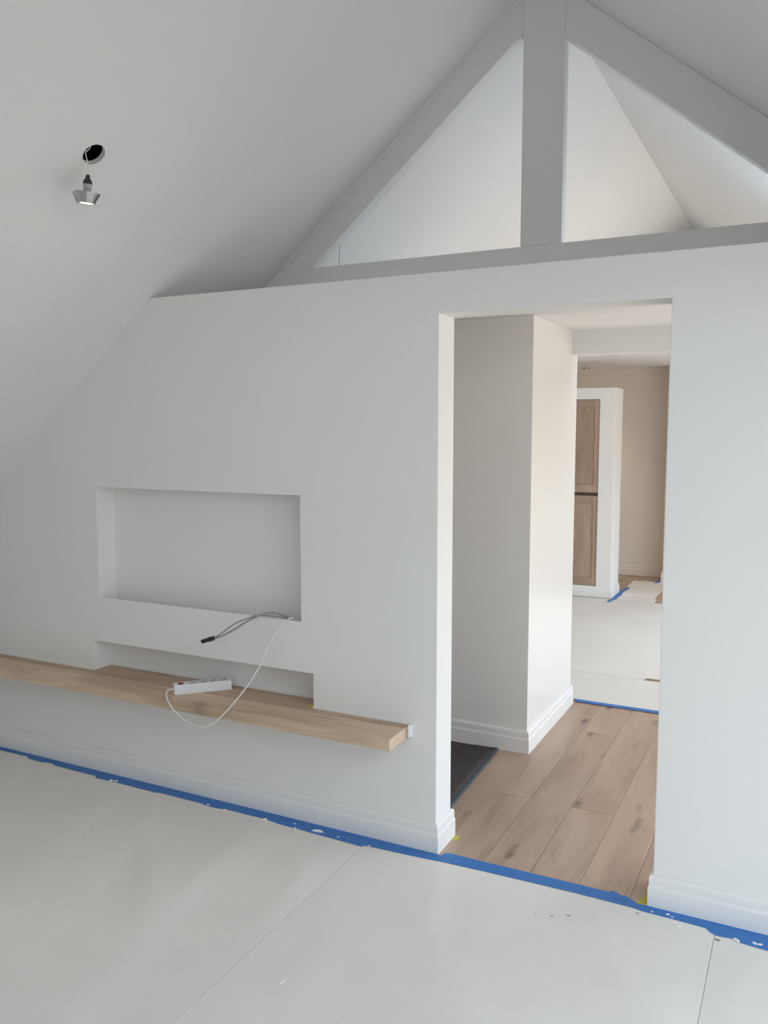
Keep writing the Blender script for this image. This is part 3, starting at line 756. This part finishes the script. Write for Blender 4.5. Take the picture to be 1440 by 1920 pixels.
child_of(from_bm('lead', tube_bm(g2, 0.0027, 10, 6), M['cable_g'], smooth=True), gl)
p0, p1 = Vector((-0.9958, -0.125, 0.7320)), Vector((-0.9340, -0.1195, 0.7535))
ax = (p1 - p0).normalized(); sd = ax.cross(Vector((0, 0, 1))).normalized(); nn = sd.cross(ax)
bm = bmesh.new(); rings = []
for t, r in ((0, 0.0085), (0.06, 0.0092), (0.45, 0.0088), (0.5, 0.0100), (0.62, 0.0104), (0.9, 0.0100), (1.0, 0.0055)):
    c = p0.lerp(p1, t)
    rings.append([bm.verts.new(c + (sd * math.cos(k * math.pi / 4 + .4) + nn * math.sin(k * math.pi / 4 + .4)) * r) for k in range(8)])
for A, B in zip(rings, rings[1:]):
    for k in range(8): bm.faces.new((A[k], A[(k + 1) % 8], B[(k + 1) % 8], B[k]))
bm.faces.new(rings[0]); bm.faces.new(rings[-1][::-1])
child_of(from_bm('plug', bm, M['black']), gl)

# ---------------- plaster flakes and grit on sheets and tape
def flake_mesh(seed, flat):
    r = random.Random(seed); bm = bmesh.new(); n = 7
    a = [(0.5 + 0.5 * r.random()) for _ in range(n)]
    lo = [bm.verts.new((a[k] * math.cos(6.283 * k / n), a[k] * 0.6 * math.sin(6.283 * k / n), 0)) for k in range(n)]
    hi = [bm.verts.new((0.75 * a[k] * math.cos(6.283 * k / n), 0.45 * a[k] * math.sin(6.283 * k / n), flat * (0.5 + r.random()))) for k in range(n)]
    top = bm.verts.new((0, 0, flat * 1.3))
    bm.faces.new(lo[::-1])
    for k in range(n):
        k2 = (k + 1) % n
        bm.faces.new((lo[k], lo[k2], hi[k2], hi[k])); bm.faces.new((hi[k], hi[k2], top))
    bmesh.ops.recalc_face_normals(bm, faces=bm.faces)
    me = bpy.data.meshes.new('plaster_flake'); bm.to_mesh(me); bm.free()
    return me
FM = [flake_mesh(s, 0.45) for s in range(4)]; GM = [flake_mesh(20 + s, 0.35) for s in range(3)]
for me in FM: me.materials.append(M['flake'])
for me in GM: me.materials.append(M['grit'])
TAPE_T = TZ + 0.0005
def crumb(kind, x, y, s, a, z, label, group, i):
    me = (FM if kind == 'f' else GM)[i % (4 if kind == 'f' else 3)]
    o = bpy.data.objects.new('plaster_flake' if kind == 'f' else 'grit_speck', me)
    COL.objects.link(o); o.location = (x, y, z); o.rotation_euler = (0, 0, a); o.scale = (s * 1.25, s * 1.25, s * 0.6)
    if 'smear' in label and label.startswith('long'): o.scale.y *= 0.38
    tag(o, label, 'debris', group)
for i, (x, y, s, a, lb) in enumerate([
        (-0.246, -0.076, .006, 1.0, 'tiny plaster speck on the left tape, nearest the sheet seam'),
        (-0.388, -0.068, .006, .3, 'tiny plaster speck on the left tape, right of the long smear'),
        (-0.485, -0.066, .024, .15, 'long white plaster smear on the left tape below the shelf'),
        (-0.576, -0.085, .011, 2.2, 'white plaster flake on the tape edge just left of the long smear'),
        (-0.602, -0.050, .006, 0, 'tiny plaster speck at the baseboard side of the left tape'),
        (-0.732, -0.075, .014, .8, 'pointed white plaster flake on the left tape below the hanging cable'),
        (-0.934, -0.079, .009, .2, 'right one of two pale plaster spots on the left tape below the power strip'),
        (-1.024, -0.072, .009, .4, 'left one of two pale plaster spots on the left tape below the power strip'),
        (-1.555, -0.070, .011, 1.4, 'right one of the two plaster flakes farthest left on the tape'),
        (-1.579, -0.072, .013, .2, 'left one of the two plaster flakes farthest left on the tape')]):
    crumb('f', x, y, s, a, TAPE_T, lb, 'plaster flakes on the left tape', i)
for i, (x, y, s, a, lb) in enumerate([
        (0.801, -0.046, .006, 0, 'first plaster fleck on the right tape counting from the doorway'),
        (0.850, -0.038, .007, .3, 'second plaster fleck on the right tape counting from the doorway'),
        (0.867, -0.047, .006, .3, 'third plaster fleck on the right tape counting from the doorway'),
        (1.063, -0.088, .012, -.5, 'white plaster shard on the torn edge of the right tape'),
        (1.116, -0.080, .010, -.4, 'left one of two bright plaster streaks on the right tape by the picture edge'),
        (1.131, -0.079, .008, .2, 'right one of two bright plaster streaks on the right tape by the picture edge')]):
    crumb('f', x, y, s, a, TAPE_T, lb, 'plaster flakes on the right tape', i + 1)
L_D = ('white plaster crumb on the card sheet by the right foot of the doorway', 'plaster crumbs by the doorway')
for i, (x, y, s, a) in enumerate([(0.793, -0.176, .006, .3), (0.803, -0.174, .005, 1), (0.831, -0.179, .005, 2), (0.879, -0.075, .008, .2), (0.894, -0.090, .010, .5), (0.912, -0.094, .008, .9), (0.766, -0.164, .004, .3), (0.828, -0.100, .005, 0), (0.905, -0.105, .007, .2), (0.87, -0.092, .006, 2.2)]):
    crumb('f', x, y, s, a, 0.0036, *L_D, i)
for i, (x, y, s, a, lb) in enumerate([
        (-0.590, -0.209, .010, .9, 'small white curled flake on the left sheet close to the long smear'),
        (-1.191, -0.195, .007, .3, 'small white flake on the left sheet below the low niche'),
        (-1.084, -0.514, .007, 0, 'small white flake in the middle of the left sheet'),
        (-0.095, -0.901, .011, 1.2, 'lone white sliver on the doorway sheet right of the long seam'),
        (-1.061, -0.708, .006, 0, 'tiny white flake out on the left sheet nearest the viewer')]):
    crumb('f', x, y, s, a, 0.0050, lb, 'plaster flakes out on the sheets', i)
L_G = ('tiny grey grit speck on the card sheet before the doorway', 'grit specks before the doorway')
for i, (x, y, s, a) in enumerate([(0.169, -0.241, .006, .1), (0.462, -0.237, .005, .2), (0.511, -0.219, .005, 1), (0.558, -0.192, .006, .4), (0.254, -0.342, .003, .3), (0.284, -0.313, .003, .3), (0.517, -0.749, .005, .3), (0.777, -0.168, .005, 1.8), (0.760, -0.075, .006, 0), (1.010, -0.112, .008, .2)]):
    crumb('g', x, y, s, a, 0.0038, *L_G, i)
